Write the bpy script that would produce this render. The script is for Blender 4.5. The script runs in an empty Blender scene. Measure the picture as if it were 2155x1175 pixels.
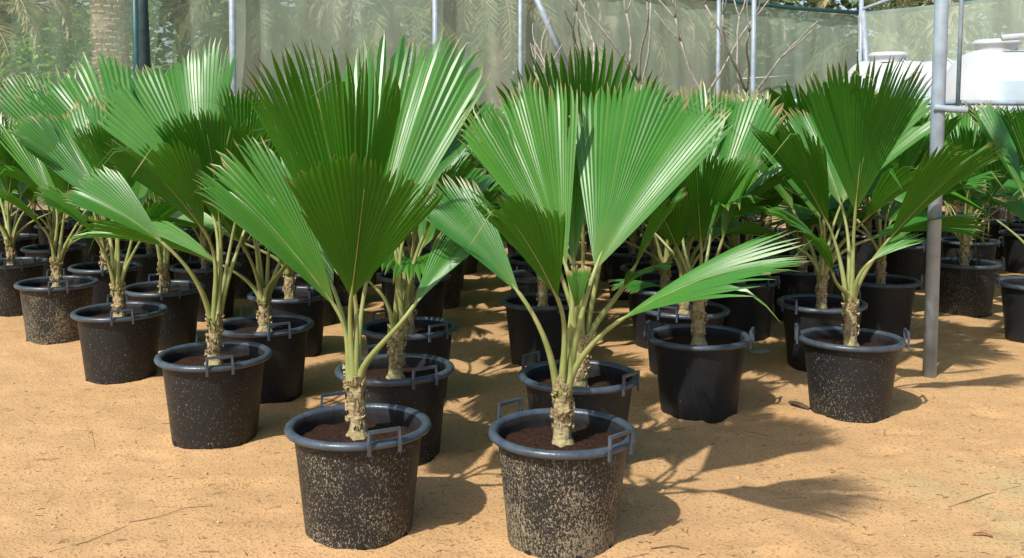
import bpy, math, random
import numpy as np
from mathutils import Vector, Matrix, noise
R = math.radians
rnd = random.Random(7)
SC = bpy.context.scene
COL = SC.collection

# ------------------------------------------------------------------ camera, sky, sun, exposure
cam = bpy.data.cameras.new('camera')
cam_o = bpy.data.objects.new('camera', cam); COL.objects.link(cam_o)
cam_o.location = (0, 0, 1.545); cam_o.rotation_euler = (R(90 - 3.0), 0, 0)
cam.sensor_width = 36; cam.lens = 2100 / 2155 * 36
cam.shift_y = -0.1032; cam.clip_start = .05; cam.clip_end = 2000
SC.camera = cam_o
SUN_EL, SHADOW_AZ = 49, 53            # degrees; shadows run right and away from the camera
sx, sy = -math.cos(R(SHADOW_AZ)), -math.sin(R(SHADOW_AZ))
w = bpy.data.worlds.new('World'); SC.world = w; w.use_nodes = True
nt = w.node_tree; bg = nt.nodes['Background']
sky = nt.nodes.new('ShaderNodeTexSky'); sky.sky_type = 'NISHITA'; sky.sun_disc = False
sky.sun_elevation = R(SUN_EL); sky.sun_rotation = math.atan2(sx, sy)
sky.air_density = 1.0; sky.dust_density = 2.0; sky.ozone_density = 1.0
nt.links.new(sky.outputs[0], bg.inputs[0]); bg.inputs[1].default_value = .14
sl = bpy.data.lights.new('sun', 'SUN'); sl.energy = 4.4; sl.angle = R(1.0); sl.color = (1, .95, .86)
sun_o = bpy.data.objects.new('sun', sl); COL.objects.link(sun_o)
d = Vector((-sx * math.cos(R(SUN_EL)), -sy * math.cos(R(SUN_EL)), -math.sin(R(SUN_EL))))
sun_o.rotation_euler = d.to_track_quat('-Z', 'Y').to_euler()
SC.view_settings.view_transform = 'Standard'; SC.view_settings.look = 'None'
SC.view_settings.exposure = 0.22; SC.view_settings.gamma = 1
try: SC.view_settings.use_curve_mapping = False
except Exception: pass
SC.render.resolution_x = 1024; SC.render.resolution_y = 558

# ------------------------------------------------------------------ helpers
class MB:
    "collects shapes; build() links them as ONE mesh object"
    def __init__(s): s.v = []; s.f = []
    def add(s, v, f):
        o = len(s.v); s.v.extend(tuple(p) for p in v); s.f.extend(tuple(i + o for i in q) for q in f)
    def box(s, c, size, rot=None):
        M = Matrix.Translation(c)
        if rot is not None: M = M @ rot.to_4x4()
        h = [x / 2 for x in size]
        v = [M @ Vector((x * h[0], y * h[1], z * h[2])) for z in (-1, 1) for y in (-1, 1) for x in (-1, 1)]
        s.add(v, [(0, 2, 3, 1), (4, 5, 7, 6), (0, 1, 5, 4), (2, 6, 7, 3), (0, 4, 6, 2), (1, 3, 7, 5)])
    def tube(s, pts, rad, n=8, cap=True, flat=1.0, ref=None):
        pts = [Vector(p) for p in pts]; m = len(pts)
        if not hasattr(rad, '__len__'): rad = [rad] * m
        v = []; f = []
        t = (pts[1] - pts[0]).normalized()
        a = Vector(ref) if ref is not None else (Vector((0, 0, 1)) if abs(t.z) < .9 else Vector((1, 0, 0)))
        u = t.cross(a).normalized()
        for i in range(m):
            t = (pts[min(i + 1, m - 1)] - pts[max(i - 1, 0)]).normalized()
            u = (u - t * u.dot(t)).normalized(); b = t.cross(u)
            for k in range(n):
                q = 2 * math.pi * k / n
                v.append(pts[i] + (u * math.cos(q) + b * math.sin(q) * flat) * rad[i])
        for i in range(m - 1):
            for k in range(n):
                f.append((i * n + k, i * n + (k + 1) % n, (i + 1) * n + (k + 1) % n, (i + 1) * n + k))
        if cap:
            f.append(tuple(range(n - 1, -1, -1))); f.append(tuple((m - 1) * n + k for k in range(n)))
        s.add(v, f)
    def lathe(s, prof, n=40, close=False):
        v = []; f = []; m = len(prof)
        for (r, z) in prof:
            for k in range(n):
                q = 2 * math.pi * k / n; v.append((r * math.cos(q), r * math.sin(q), z))
        for i in range(m if close else m - 1):
            j = (i + 1) % m
            for k in range(n): f.append((i * n + k, i * n + (k + 1) % n, j * n + (k + 1) % n, j * n + k))
        s.add(v, f)
    def mesh(s, name, mat, smooth=True):
        me = bpy.data.meshes.new(name); me.from_pydata(s.v, [], s.f); me.validate()
        if smooth: me.polygons.foreach_set('use_smooth', [True] * len(me.polygons))
        me.materials.append(mat); return me
    def build(s, name, mat, parent=None, smooth=True):
        return link(name, s.mesh(name, mat, smooth), parent)

def link(name, me, parent=None):
    o = bpy.data.objects.new(name, me); COL.objects.link(o)
    if parent is not None: o.parent = parent
    return o
def empty(name, loc, rz=0):
    o = bpy.data.objects.new(name, None); COL.objects.link(o)
    o.empty_display_size = .1; o.location = loc; o.rotation_euler = (0, 0, rz); return o
def tag(o, label=None, cat=None, group=None, kind=None):
    if label: o['label'] = label
    if cat: o['category'] = cat
    if group: o['group'] = group
    if kind: o['kind'] = kind
    return o

# ------------------------------------------------------------------ materials
def new_mat(name):
    m = bpy.data.materials.new(name); m.use_nodes = True
    n = m.node_tree.nodes; n.clear()
    out = n.new('ShaderNodeOutputMaterial'); return m, m.node_tree, out
def node(t, ty, **kw):
    n = t.nodes.new(ty)
    for k, v in kw.items():
        if k.startswith('_'): setattr(n, k[1:], v)
        else:
            key = int(k[1:]) if k[0] == 'i' and k[1:].isdigit() else k.replace('__', ' ')
            n.inputs[key].default_value = v
    return n
def ramp(t, src, stops):
    r = t.nodes.new('ShaderNodeValToRGB'); e = r.color_ramp.elements
    while len(e) < len(stops): e.new(.5)
    for q, (p, c) in zip(e, stops):
        q.position = p; q.color = (c, c, c, 1) if not hasattr(c, '__len__') else (*c, 1)
    t.links.new(src, r.inputs[0]); return r.outputs[0]
def mixc(t, fac, a, b, mode='MIX'):
    m = t.nodes.new('ShaderNodeMix'); m.data_type = 'RGBA'; m.blend_type = mode
    for s, x in ((0, fac), (6, a), (7, b)):
        if hasattr(x, 'is_linked') or hasattr(x, 'links'): t.links.new(x, m.inputs[s])
        elif hasattr(x, '__len__'): m.inputs[s].default_value = (*x, 1)
        else: m.inputs[s].default_value = x
    return m.outputs[2]
def math_(t, op, a, b=None, clamp=False):
    m = t.nodes.new('ShaderNodeMath'); m.operation = op; m.use_clamp = clamp
    for i, x in enumerate((a, b)):
        if x is None: continue
        if hasattr(x, 'links'): t.links.new(x, m.inputs[i])
        else: m.inputs[i].default_value = x
    return m.outputs[0]
def noise_(t, vec, scale, detail=4, rough=.55):
    n = t.nodes.new('ShaderNodeTexNoise'); n.inputs['Scale'].default_value = scale
    n.inputs['Detail'].default_value = detail; n.inputs['Roughness'].default_value = rough
    if vec is not None: t.links.new(vec, n.inputs['Vector'])
    return n.outputs['Fac']
def bump_(t, h, strength, dist, prev=None):
    b = t.nodes.new('ShaderNodeBump'); b.inputs['Strength'].default_value = strength; b.inputs['Distance'].default_value = dist
    t.links.new(h, b.inputs['Height'])
    if prev is not None: t.links.new(prev, b.inputs['Normal'])
    return b.outputs[0]
def coords(t, which='Object'): return t.nodes.new('ShaderNodeTexCoord').outputs[which]
def simple(name, col, rough=.5, metal=0, var=.25, vscale=6, bump=0, bscale=60, spec=.5):
    m, t, out = new_mat(name); c = coords(t)
    n = noise_(t, c, vscale)
    lo = tuple(x * (1 - var) for x in col); hi = tuple(min(1, x * (1 + var)) for x in col)
    p = node(t, 'ShaderNodeBsdfPrincipled', Roughness=rough, Metallic=metal)
    p.inputs['Specular IOR Level'].default_value = spec
    t.links.new(ramp(t, n, [(.3, lo), (.7, hi)]), p.inputs['Base Color'])
    if bump: t.links.new(bump_(t, noise_(t, c, bscale), bump, .01), p.inputs['Normal'])
    t.links.new(p.outputs[0], out.inputs[0]); return m

def leaf_material():
    m, t, out = new_mat('fan leaf')
    uv = coords(t, 'UV'); sep = t.nodes.new('ShaderNodeSeparateXYZ'); t.links.new(uv, sep.inputs[0])
    oi = t.nodes.new('ShaderNodeObjectInfo')
    streak = t.nodes.new('ShaderNodeMapping'); streak.inputs['Scale'].default_value = (60, 2.5, 1); t.links.new(uv, streak.inputs[0])
    off = t.nodes.new('ShaderNodeVectorMath'); off.operation = 'ADD'; t.links.new(streak.outputs[0], off.inputs[0])
    cmb = t.nodes.new('ShaderNodeCombineXYZ'); t.links.new(math_(t, 'MULTIPLY', oi.outputs['Random'], 50), cmb.inputs[2]); t.links.new(cmb.outputs[0], off.inputs[1])
    st = noise_(t, off.outputs[0], 1.0, 3)
    blot = noise_(t, coords(t), 5, 4)
    g = ramp(t, st, [(.25, (.036, .165, .007)), (.75, (.072, .255, .013))])
    g = mixc(t, ramp(t, blot, [(.4, 0), (.75, .45)]), g, (.085, .270, .010))
    # each leaf its own age: younger yellow-green to older blue-green
    g = mixc(t, math_(t, 'MULTIPLY', oi.outputs['Random'], .45), g, (.022, .170, .040))
    g = mixc(t, ramp(t, sep.outputs[1], [(.0, .8), (.22, 0)]), g, (.16, .25, .035))       # pale at the hub
    # dry tips
    tipn = math_(t, 'ADD', sep.outputs[1], math_(t, 'MULTIPLY', math_(t, 'SUBTRACT', st, .5), .30))
    tipn = math_(t, 'ADD', tipn, math_(t, 'MULTIPLY', math_(t, 'GREATER_THAN', oi.outputs['Random'], .72), .05))
    seg = t.nodes.new('ShaderNodeMapping'); seg.inputs['Scale'].default_value = (26, .6, 1); t.links.new(uv, seg.inputs[0])
    sg = noise_(t, seg.outputs[0], 1.0, 1)
    g = mixc(t, ramp(t, sg, [(.56, 0), (.72, .5)]), g, (.15, .24, .03))        # odd yellowing segments
    dry = ramp(t, tipn, [(.93, 0), (1.0, .9)])
    g = mixc(t, dry, g, (.36, .26, .10))
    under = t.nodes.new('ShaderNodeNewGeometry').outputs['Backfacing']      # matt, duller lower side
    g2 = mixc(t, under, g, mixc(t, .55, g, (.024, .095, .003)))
    p = node(t, 'ShaderNodeBsdfPrincipled', Roughness=.34); t.links.new(g2, p.inputs['Base Color'])
    t.links.new(math_(t, 'SUBTRACT', .95, math_(t, 'MULTIPLY', under, .70)), p.inputs['Specular IOR Level'])
    t.links.new(math_(t, 'ADD', ramp(t, blot, [(.3, .33), (.7, .46)]), math_(t, 'MULTIPLY', under, .15)), p.inputs['Roughness'])
    fine = t.nodes.new('ShaderNodeMapping'); fine.inputs['Scale'].default_value = (420, 3, 1); t.links.new(uv, fine.inputs[0])
    t.links.new(bump_(t, noise_(t, fine.outputs[0], 1, 2), .25, .002), p.inputs['Normal'])
    tr = t.nodes.new('ShaderNodeBsdfTranslucent')
    t.links.new(mixc(t, .6, g, (.11, .42, .008)), tr.inputs[0])
    mx = t.nodes.new('ShaderNodeMixShader'); mx.inputs[0].default_value = .26
    t.links.new(p.outputs[0], mx.inputs[1]); t.links.new(tr.outputs[0], mx.inputs[2])
    t.links.new(mx.outputs[0], out.inputs[0]); return m

def pot_material():
    m, t, out = new_mat('black pot plastic'); c = coords(t)
    oi = t.nodes.new('ShaderNodeObjectInfo')
    sepc = t.nodes.new('ShaderNodeSeparateColor'); t.links.new(oi.outputs['Color'], sepc.inputs[0]); dustv = sepc.outputs[0]
    shift = t.nodes.new('ShaderNodeVectorMath'); shift.operation = 'ADD'; t.links.new(c, shift.inputs[0])
    cmb = t.nodes.new('ShaderNodeCombineXYZ'); t.links.new(math_(t, 'MULTIPLY', oi.outputs['Random'], 30), cmb.inputs[0]); t.links.new(cmb.outputs[0], shift.inputs[1])
    v = shift.outputs[0]
    st = t.nodes.new('ShaderNodeMapping'); st.inputs['Scale'].default_value = (1, 1, .6); t.links.new(v, st.inputs[0])
    spk = noise_(t, st.outputs[0], 230, 2, .6); spk2 = noise_(t, st.outputs[0], 120, 4, .65); big = noise_(t, v, 5.5, 3)
    sep = t.nodes.new('ShaderNodeSeparateXYZ'); t.links.new(c, sep.inputs[0])
    low = ramp(t, math_(t, 'MULTIPLY', sep.outputs[2], 2.4), [(0, .85), (.12, .58), (.5, .44), (.85, .36), (.95, .0)])
    amt = math_(t, 'MULTIPLY', math_(t, 'ADD', math_(t, 'MULTIPLY', low, .62), ramp(t, big, [(.3, .22), (.70, .62)])), dustv)
    thr = math_(t, 'ADD', math_(t, 'MULTIPLY', math_(t, 'ADD', math_(t, 'MULTIPLY', spk, .55), math_(t, 'MULTIPLY', spk2, .45)), 1.0), math_(t, 'MULTIPLY', amt, .50))
    mask = ramp(t, thr, [(.655, 0), (.73, .9)])
    film = math_(t, 'MULTIPLY', amt, .12)
    base = mixc(t, film, (.0095, .0115, .0145), (.24, .20, .14))
    col = mixc(t, mask, base, ramp(t, spk2, [(.3, (.17, .145, .10)), (.7, (.34, .29, .19))]))
    p = node(t, 'ShaderNodeBsdfPrincipled'); t.links.new(col, p.inputs['Base Color'])
    p.inputs['Specular IOR Level'].default_value = .35
    t.links.new(ramp(t, mask, [(0, .48), (.7, .9)]), p.inputs['Roughness'])
    b = bump_(t, mask, .35, .003); b = bump_(t, noise_(t, v, 30, 3), .12, .01, b)
    t.links.new(b, p.inputs['Normal']); t.links.new(p.outputs[0], out.inputs[0]); return m

def sand_material():
    m, t, out = new_mat('sand'); c = coords(t)
    big = noise_(t, c, .55, 5); mid = noise_(t, c, 4, 5, .6); fine = noise_(t, c, 75, 2, .55); grain = noise_(t, c, 320, 2)
    col = ramp(t, big, [(.3, (.48, .285, .13)), (.7, (.555, .34, .16))])
    col = mixc(t, ramp(t, mid, [(.42, 0), (.72, .55)]), col, (.40, .235, .105))
    # a damp, algae-tinted patch on the right foreground
    mp = t.nodes.new('ShaderNodeMapping'); mp.inputs['Location'].default_value = (-2.05, -3.87, 0); t.links.new(c, mp.inputs[0])
    ln = t.nodes.new('ShaderNodeVectorMath'); ln.operation = 'LENGTH'; t.links.new(mp.outputs[0], ln.inputs[0])
    near = ramp(t, ln.outputs['Value'], [(.15, 1), (.75, 0)])
    col = mixc(t, math_(t, 'MULTIPLY', near, ramp(t, noise_(t, c, 3, 3), [(.4, 0), (.65, .6)])), col, (.33, .36, .18))
    col = mixc(t, ramp(t, fine, [(.56, 0), (.63, .9)]), col, (.27, .155, .07))
    col = mixc(t, ramp(t, grain, [(.35, .35), (.65, 0)]), col, (.58, .40, .22))
    p = node(t, 'ShaderNodeBsdfPrincipled', Roughness=.95); p.inputs['Specular IOR Level'].default_value = .15
    t.links.new(col, p.inputs['Base Color'])
    b = bump_(t, mid, .45, .03); b = bump_(t, fine, .45, .010, b); b = bump_(t, grain, .35, .003, b)
    t.links.new(b, p.inputs['Normal']); t.links.new(p.outputs[0], out.inputs[0]); return m

def net_material(name, tint, open_):
    m, t, out = new_mat(name); c = coords(t)
    mp = t.nodes.new('ShaderNodeMapping'); mp.inputs['Scale'].default_value = (1.2, 1.2, .22); t.links.new(c, mp.inputs[0])
    n = noise_(t, mp.outputs[0], 2.0, 5)
    col = ramp(t, n, [(.3, tuple(x * .8 for x in tint)), (.7, tuple(x * 1.15 for x in tint))])
    d = t.nodes.new('ShaderNodeBsdfDiffuse'); t.links.new(col, d.inputs[0])
    tl = t.nodes.new('ShaderNodeBsdfTranslucent'); t.links.new(col, tl.inputs[0])
    a = t.nodes.new('ShaderNodeMixShader'); a.inputs[0].default_value = .35
    t.links.new(d.outputs[0], a.inputs[1]); t.links.new(tl.outputs[0], a.inputs[2])
    tp = t.nodes.new('ShaderNodeBsdfTransparent')
    mx = t.nodes.new('ShaderNodeMixShader')
    t.links.new(ramp(t, n, [(.3, open_ + .05), (.7, open_ - .05)]), mx.inputs[0])
    t.links.new(a.outputs[0], mx.inputs[1]); t.links.new(tp.outputs[0], mx.inputs[2])
    t.links.new(mx.outputs[0], out.inputs[0]); return m

def foliage_material(name, lo, hi, trans=.3, rough=.5):
    m, t, out = new_mat(name)
    col = ramp(t, noise_(t, coords(t), 2.2, 5, .7), [(.3, lo), (.7, hi)])
    p = node(t, 'ShaderNodeBsdfPrincipled', Roughness=rough); t.links.new(col, p.inputs['Base Color'])
    tr = t.nodes.new('ShaderNodeBsdfTranslucent'); t.links.new(col, tr.inputs[0])
    mx = t.nodes.new('ShaderNodeMixShader'); mx.inputs[0].default_value = trans
    t.links.new(p.outputs[0], mx.inputs[1]); t.links.new(tr.outputs[0], mx.inputs[2]); t.links.new(mx.outputs[0], out.inputs[0])
    return m

def trunk_material():
    m, t, out = new_mat('palm trunk'); c = coords(t)
    mp = t.nodes.new('ShaderNodeMapping'); mp.inputs['Scale'].default_value = (1, 1, 2.6); t.links.new(c, mp.inputs[0])
    n = noise_(t, mp.outputs[0], 38, 5, .65); n2 = noise_(t, c, 9, 3)
    col = ramp(t, n, [(.30, (.13, .08, .035)), (.48, (.36, .27, .14)), (.72, (.54, .44, .26))])
    col = mixc(t, ramp(t, n2, [(.5, 0), (.7, .5)]), col, (.30, .33, .12))
    p = node(t, 'ShaderNodeBsdfPrincipled', Roughness=.85); t.links.new(col, p.inputs['Base Color'])
    t.links.new(bump_(t, n, .8, .008), p.inputs['Normal']); t.links.new(p.outputs[0], out.inputs[0]); return m

def petiole_material():
    m, t, out = new_mat('petiole'); c = coords(t)
    n = noise_(t, c, 14, 4)
    col = ramp(t, n, [(.3, (.19, .24, .065)), (.6, (.28, .31, .11)), (.8, (.36, .33, .16))])
    p = node(t, 'ShaderNodeBsdfPrincipled', Roughness=.45); t.links.new(col, p.inputs['Base Color']); t.links.new(p.outputs[0], out.inputs[0]); return m

M_LEAF = leaf_material(); M_POT = pot_material(); M_SAND = sand_material(); M_TRUNK = trunk_material(); M_PET = petiole_material()
M_RIM = simple('pot rim', (.050, .068, .092), .34, var=.3, vscale=20, bump=.15)
M_INSIDE = simple('pot inside', (.016, .015, .016), .75, var=.5, vscale=20, spec=.2)
M_SOIL = simple('potting soil', (.034, .018, .012), .95, var=.5, vscale=70, bump=1.0, bscale=90, spec=.1)
M_HOLESHADE = simple('hole shade', (.006, .005, .004), .95)  # dark colour standing for the shade inside openings
M_GALV = simple('galvanised steel', (.29, .35, .41), .42, metal=.0, var=.22, vscale=9, bump=.1)
M_GREENBAR = simple('green painted pipe', (.02, .075, .075), .45)
M_DARKNET = simple('folded dark net', (.012, .035, .035), .7, var=.5, vscale=8)
M_NET = net_material('shade net', (.43, .54, .42), .36)
M_NETL = net_material('thinner shade net', (.44, .60, .45), .62)
M_NET2 = net_material('shade net side', (.55, .66, .54), .42)
M_TANK = simple('white tank plastic', (.52, .55, .56), .45, var=.12, vscale=1.5)
M_TANKSHADE = simple('blue grey tank shade', (.36, .45, .49), .4, var=.1, vscale=2)  # bluish shade on the white tank's side, as a colour
M_TANKPIPE = simple('grey plastic pipe', (.45, .48, .5), .45)
M_BARE = simple('bare bark', (.33, .30, .25), .85, var=.35, vscale=20, bump=.4)
M_DATE = foliage_material('date palm frond', (.34, .33, .17), (.62, .54, .32), .25)
M_DATEG = foliage_material('green date frond', (.16, .24, .09), (.32, .38, .17), .3)
M_DTRUNK = simple('date palm trunk', (.33, .265, .20), .9, var=.35, vscale=4, bump=.5, bscale=25)
M_SCAR = simple('date palm leaf base', (.42, .34, .25), .9, var=.35, vscale=3, bump=.4, bscale=25)
M_BUSH = foliage_material('bush leaf', (.13, .36, .05), (.30, .55, .12), .35, .4)
M_TREE = foliage_material('tree leaf', (.12, .18, .07), (.26, .31, .15), .3)
M_STRAW = simple('dry straw', (.13, .08, .045), .9, var=.5)
M_WOOD = simple('old wood', (.07, .05, .035), .9, var=.5, vscale=30, bump=.6)
M_STONE = simple('pale stone', (.30, .31, .25), .85, var=.3, vscale=14, bump=.5)
M_RED = simple('red brown leaf', (.30, .08, .03), .8, var=.4, vscale=30)
M_WALL = simple('pale plaster', (.62, .55, .45), .9)

# ------------------------------------------------------------------ ground
_fr = random.Random(31)
PRINTS = [(_fr.uniform(-2.6, -.9), _fr.uniform(3.3, 4.6), _fr.uniform(0, 3.1)) for _ in range(13)] + [(_fr.uniform(.7, 2.6), _fr.uniform(3.3, 5.2), _fr.uniform(0, 3.1)) for _ in range(14)]
def dent(x, y):
    z = 0
    for (px, py, a) in PRINTS:
        dx, dy = x - px, y - py
        if dx * dx + dy * dy < .09:
            u = dx * math.cos(a) + dy * math.sin(a); v = -dx * math.sin(a) + dy * math.cos(a); q = (u / .13) ** 2 + (v / .055) ** 2
            z += .011 * math.exp(-q * q) * -1 + .006 * math.exp(-(q - 1.9) ** 2 * 2)
    return z
def gz(x, y):
    return dent(x, y) + .014 * noise.noise((x * 1.3, y * 1.3, 0)) + .010 * noise.noise((x * 4.2, y * 4.2, 3.1)) + .006 * noise.noise((x * 11, y * 11, 7.7))
def ground():
    def axis(lo, hi, step, far_lo, far_hi):
        a = list(np.arange(lo, hi, step)); s = step; x = a[-1]
        while x < far_hi: s *= 1.35; x += s; a.append(x)
        s = step; x = a[0]
        while x > far_lo: s *= 1.35; x -= s; a.insert(0, x)
        return a
    xs = axis(-4.2, 4.4, .035, -500, 500); ys = axis(2.5, 9.0, .035, -60, 900)
    v = [(x, y, gz(x, y) if abs(x) < 20 and -5 < y < 30 else 0) for y in ys for x in xs]
    nx = len(xs)
    f = [(j * nx + i, j * nx + i + 1, (j + 1) * nx + i + 1, (j + 1) * nx + i) for j in range(len(ys) - 1) for i in range(nx - 1)]
    b = MB(); b.v = v; b.f = f
    tag(b.build('ground', M_SAND), kind='structure')
ground()

# ------------------------------------------------------------------ fan leaves
def blade_data(L, th, n=40, fold=12, arch=.3, cup=.1, split=.88, seed=0, wav=.045, m=11, stub=0, pleat=.33, tipd=.035):
    """a pleated fan blade; hub at origin, midrib along +y, upper side +z"""
    r = random.Random(seed)
    th = R(th); bnd = np.linspace(-th, th, n + 1)
    bnd[1:-1] += np.array([r.uniform(-.12, .12) for _ in range(n - 1)]) * (2 * th / n)
    sp = np.array([split + r.uniform(-.04, .04) + (.0 if r.random() > .09 else -r.uniform(.06, .30)) for _ in range(n + 1)])
    if stub: sp[:] = .93
    ph = r.uniform(0, 6.28); k1 = r.uniform(1.2, 2.4); fold = R(fold)
    V = []; F = []; UV = []; ts = np.array([0, .08, .18, .3, .42, .54, .65, .76, .86, .94, 1.0]) if m == 11 else np.array([0, .12, .28, .45, .62, .78, .89, 1.0])
    def place(x, y, dz, thn, rr):
        # lateral fold about the midrib, cupping, undulation
        e = .02 * L
        ax = math.sqrt(x * x + e * e) - e
        z = ax * math.sin(fold) + cup * x * x / L + wav * L * (rr / L) ** 1.6 * math.sin(k1 * thn * math.pi + ph) + dz
        xx = x * math.cos(fold)
        a = arch * (y / L - .5)
        # centre line integrated in closed form
        if abs(arch) > 1e-3:
            Y = L / arch * (math.sin(a) - math.sin(-arch * .5)); Z = L / arch * (math.cos(a) - math.cos(-arch * .5))
        else: Y, Z = y, 0
        return (xx, Y + z * math.sin(a), Z + z * math.cos(a))
    for i in range(n):
        c = .5 * (bnd[i] + bnd[i + 1]); tn = c / th
        Li = L * (1 - .10 * tn * tn - .06 * abs(tn) ** 6 + r.uniform(-.025, .015))
        if stub: Li = L * (1 + r.uniform(-.1, .05))
        elif r.random() < .04: Li *= r.uniform(.75, .92)
        td = r.uniform(.1, 1) ** 2 * tipd * L + (r.uniform(.12, .38) * L if r.random() < .05 else 0)
        sw = r.uniform(-.025, .025)
        for side in (0, 1):
            base = len(V)
            for t in ts:
                s = sp[i] if side == 0 else sp[i + 1]
                for col in (0, 1):           # boundary, rib
                    edge = (col == 0)
                    a = bnd[i + side] if edge else c
                    q = 0.0
                    if t > s:
                        q = (t - s) / (1 - s)
                        if edge: a = c + (a - c) * ((1 - q) ** .78 * .97 if not stub else 1)
                        a = a + sw * q * q
                    rr = Li * t
                    off = .13 * L * (1 - abs(a / th))
                    rr2 = rr * (1 - off / L)
                    x = rr2 * math.sin(a); y = off * min(1, t * 4) + rr2 * math.cos(a)
                    wd = rr2 * (bnd[i + 1] - bnd[i]) * (1 - q)
                    dz = (wd * pleat * (.5 if not edge else -.5)) - td * q * q
                    V.append(place(x, y, dz, a / th, rr)); UV.append((.5 + .5 * a / th, t))
            for k in range(len(ts) - 1):
                b = base + k * 2
                F.append((b + 1, b, b + 2, b + 3) if side == 1 else (b, b + 1, b + 3, b + 2))
    return V, F, UV
def blade_mesh(V, F, UV, mat=None):
    me = bpy.data.meshes.new('frond'); me.from_pydata(V, [], F)
    li = np.empty(len(me.loops), dtype=np.int32); me.loops.foreach_get('vertex_index', li)
    uvl = me.uv_layers.new(name='UVMap'); uvl.data.foreach_set('uv', np.array(UV, dtype=np.float32)[li].ravel())
    me.polygons.foreach_set('use_smooth', [True] * len(me.polygons)); me.materials.append(mat or M_LEAF); return me

def frame(H, T, N):
    y = (T - H).normalized(); z = Vector(N); z = (z - y * z.dot(y)).normalized(); x = y.cross(z)
    return Matrix(((x.x, y.x, z.x), (x.y, y.y, z.y), (x.z, y.z, z.z))), y, z
def bez(a, b, c, d, n=12):
    return [a * (1 - t) ** 3 + b * 3 * t * (1 - t) ** 2 + c * 3 * t * t * (1 - t) + d * t ** 3 for t in (i / (n - 1) for i in range(n))]
def petiole_mesh(crown, H, ydir, z, L, arch, seed, rib=.80):
    r = random.Random(seed); h = Vector((H.x - crown.x, H.y - crown.y, 0)); dist = (H - crown).length
    o = h.normalized() * .018 if h.length > 1e-4 else Vector()
    P0 = crown + o - Vector((0, 0, .05)); t0 = (Vector((0, 0, 1)) + (h.normalized() * .12 if h.length > 1e-4 else Vector())).normalized()
    a0 = -arch * .5; yd = ydir * math.cos(a0) - z * math.sin(a0)
    pts = bez(P0, P0 + t0 * dist * .30, H - yd * dist * .45, H, 12)
    rad = [.0165 - .0085 * min(1, i / 9) for i in range(12)]; rad[0] = .020
    nrib = 8                                   # the stalk runs on into the blade as its midrib
    for i in range(1, nrib + 1):
        y = L * rib * i / nrib; a = arch * (y / L - .5)
        if abs(arch) > 1e-3: Y = L / arch * (math.sin(a) - math.sin(-arch * .5)); Z = L / arch * (math.cos(a) - math.cos(-arch * .5))
        else: Y, Z = y, 0
        pts.append(H + ydir * Y + z * (Z - .003)); rad.append(.0024 * (1 - i / (nrib + .6)) + .0006)
    b = MB(); b.tube(pts, rad, 7); return b.mesh('petiole', M_PET)

def hero_frond(root, crown, spec, seed):
    H, T, th, N, o = spec; H = Vector(H); T = Vector(T)
    L = (T - H).length; o = dict(o); arch = o.get('arch', .3)
    rot, y, z = frame(H, T, N)
    V, F, UV = blade_data(L * 1.02, th, seed=seed, **{**dict(n=max(10, int(th * (1.0 if L > .35 else .8)))), **o})
    me = blade_mesh(V, F, UV)
    MT = Matrix.Translation(H) @ rot.to_4x4()
    fr = link('frond', me, root); fr.matrix_local = MT
    pm = petiole_mesh(crown, H, y, z, L, arch, seed)
    pt = link('petiole', pm, fr); pt.matrix_local = MT.inverted()
    return fr

# canonical fronds in the radial plane, azimuth along +x
CANON = []
def make_canon():
    for k in range(16):
        r = random.Random(100 + k); e = 84 - k * 3.6
        pl = r.uniform(.30, .44); cr = Vector((0, 0, .60)); L = r.uniform(.70, .90)
        el = R(e); H = cr + Vector((math.cos(el), 0, math.sin(el))) * pl
        e2 = R(e - r.uniform(4, 20) - max(0, k - 10) * 4); dv = Vector((math.cos(e2), 0, math.sin(e2)))
        side = r.uniform(-.15, .15); dv = (dv + Vector((0, side, 0))).normalized(); T = H + dv * L
        N = Vector((-math.sin(e2), r.uniform(-.35, .35), math.cos(e2)))
        arch = r.uniform(.15, .5) + max(0, k - 8) * .06
        rot, y, z = frame(H, T, N)
        V, F, UV = blade_data(L, r.uniform(26, 35), n=26, fold=r.uniform(6, 28), arch=arch, cup=r.uniform(0, .25), seed=500 + k, wav=.055,
                              split=r.uniform(.83, .90), m=8, tipd=.08)
        me = blade_mesh(V, F, UV); pm = petiole_mesh(cr, H, y, z, L, arch, k)
        CANON.append((me, Matrix.Translation(H) @ rot.to_4x4(), pm))
make_canon()
def canon_frond(root, k, az, s, dx=0, dz=0):
    me, M, pm = CANON[k]
    Rz = Matrix.Translation((dx, 0, dz)) @ Matrix.Rotation(az, 4, 'Z') @ Matrix.Translation((0, 0, .60)) @ Matrix.Scale(s, 4) @ Matrix.Translation((0, 0, -.60))
    fr = link('frond', me, root); fr.matrix_local = Rz @ M
    pt = link('petiole', pm, fr); pt.matrix_local = M.inverted()

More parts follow.
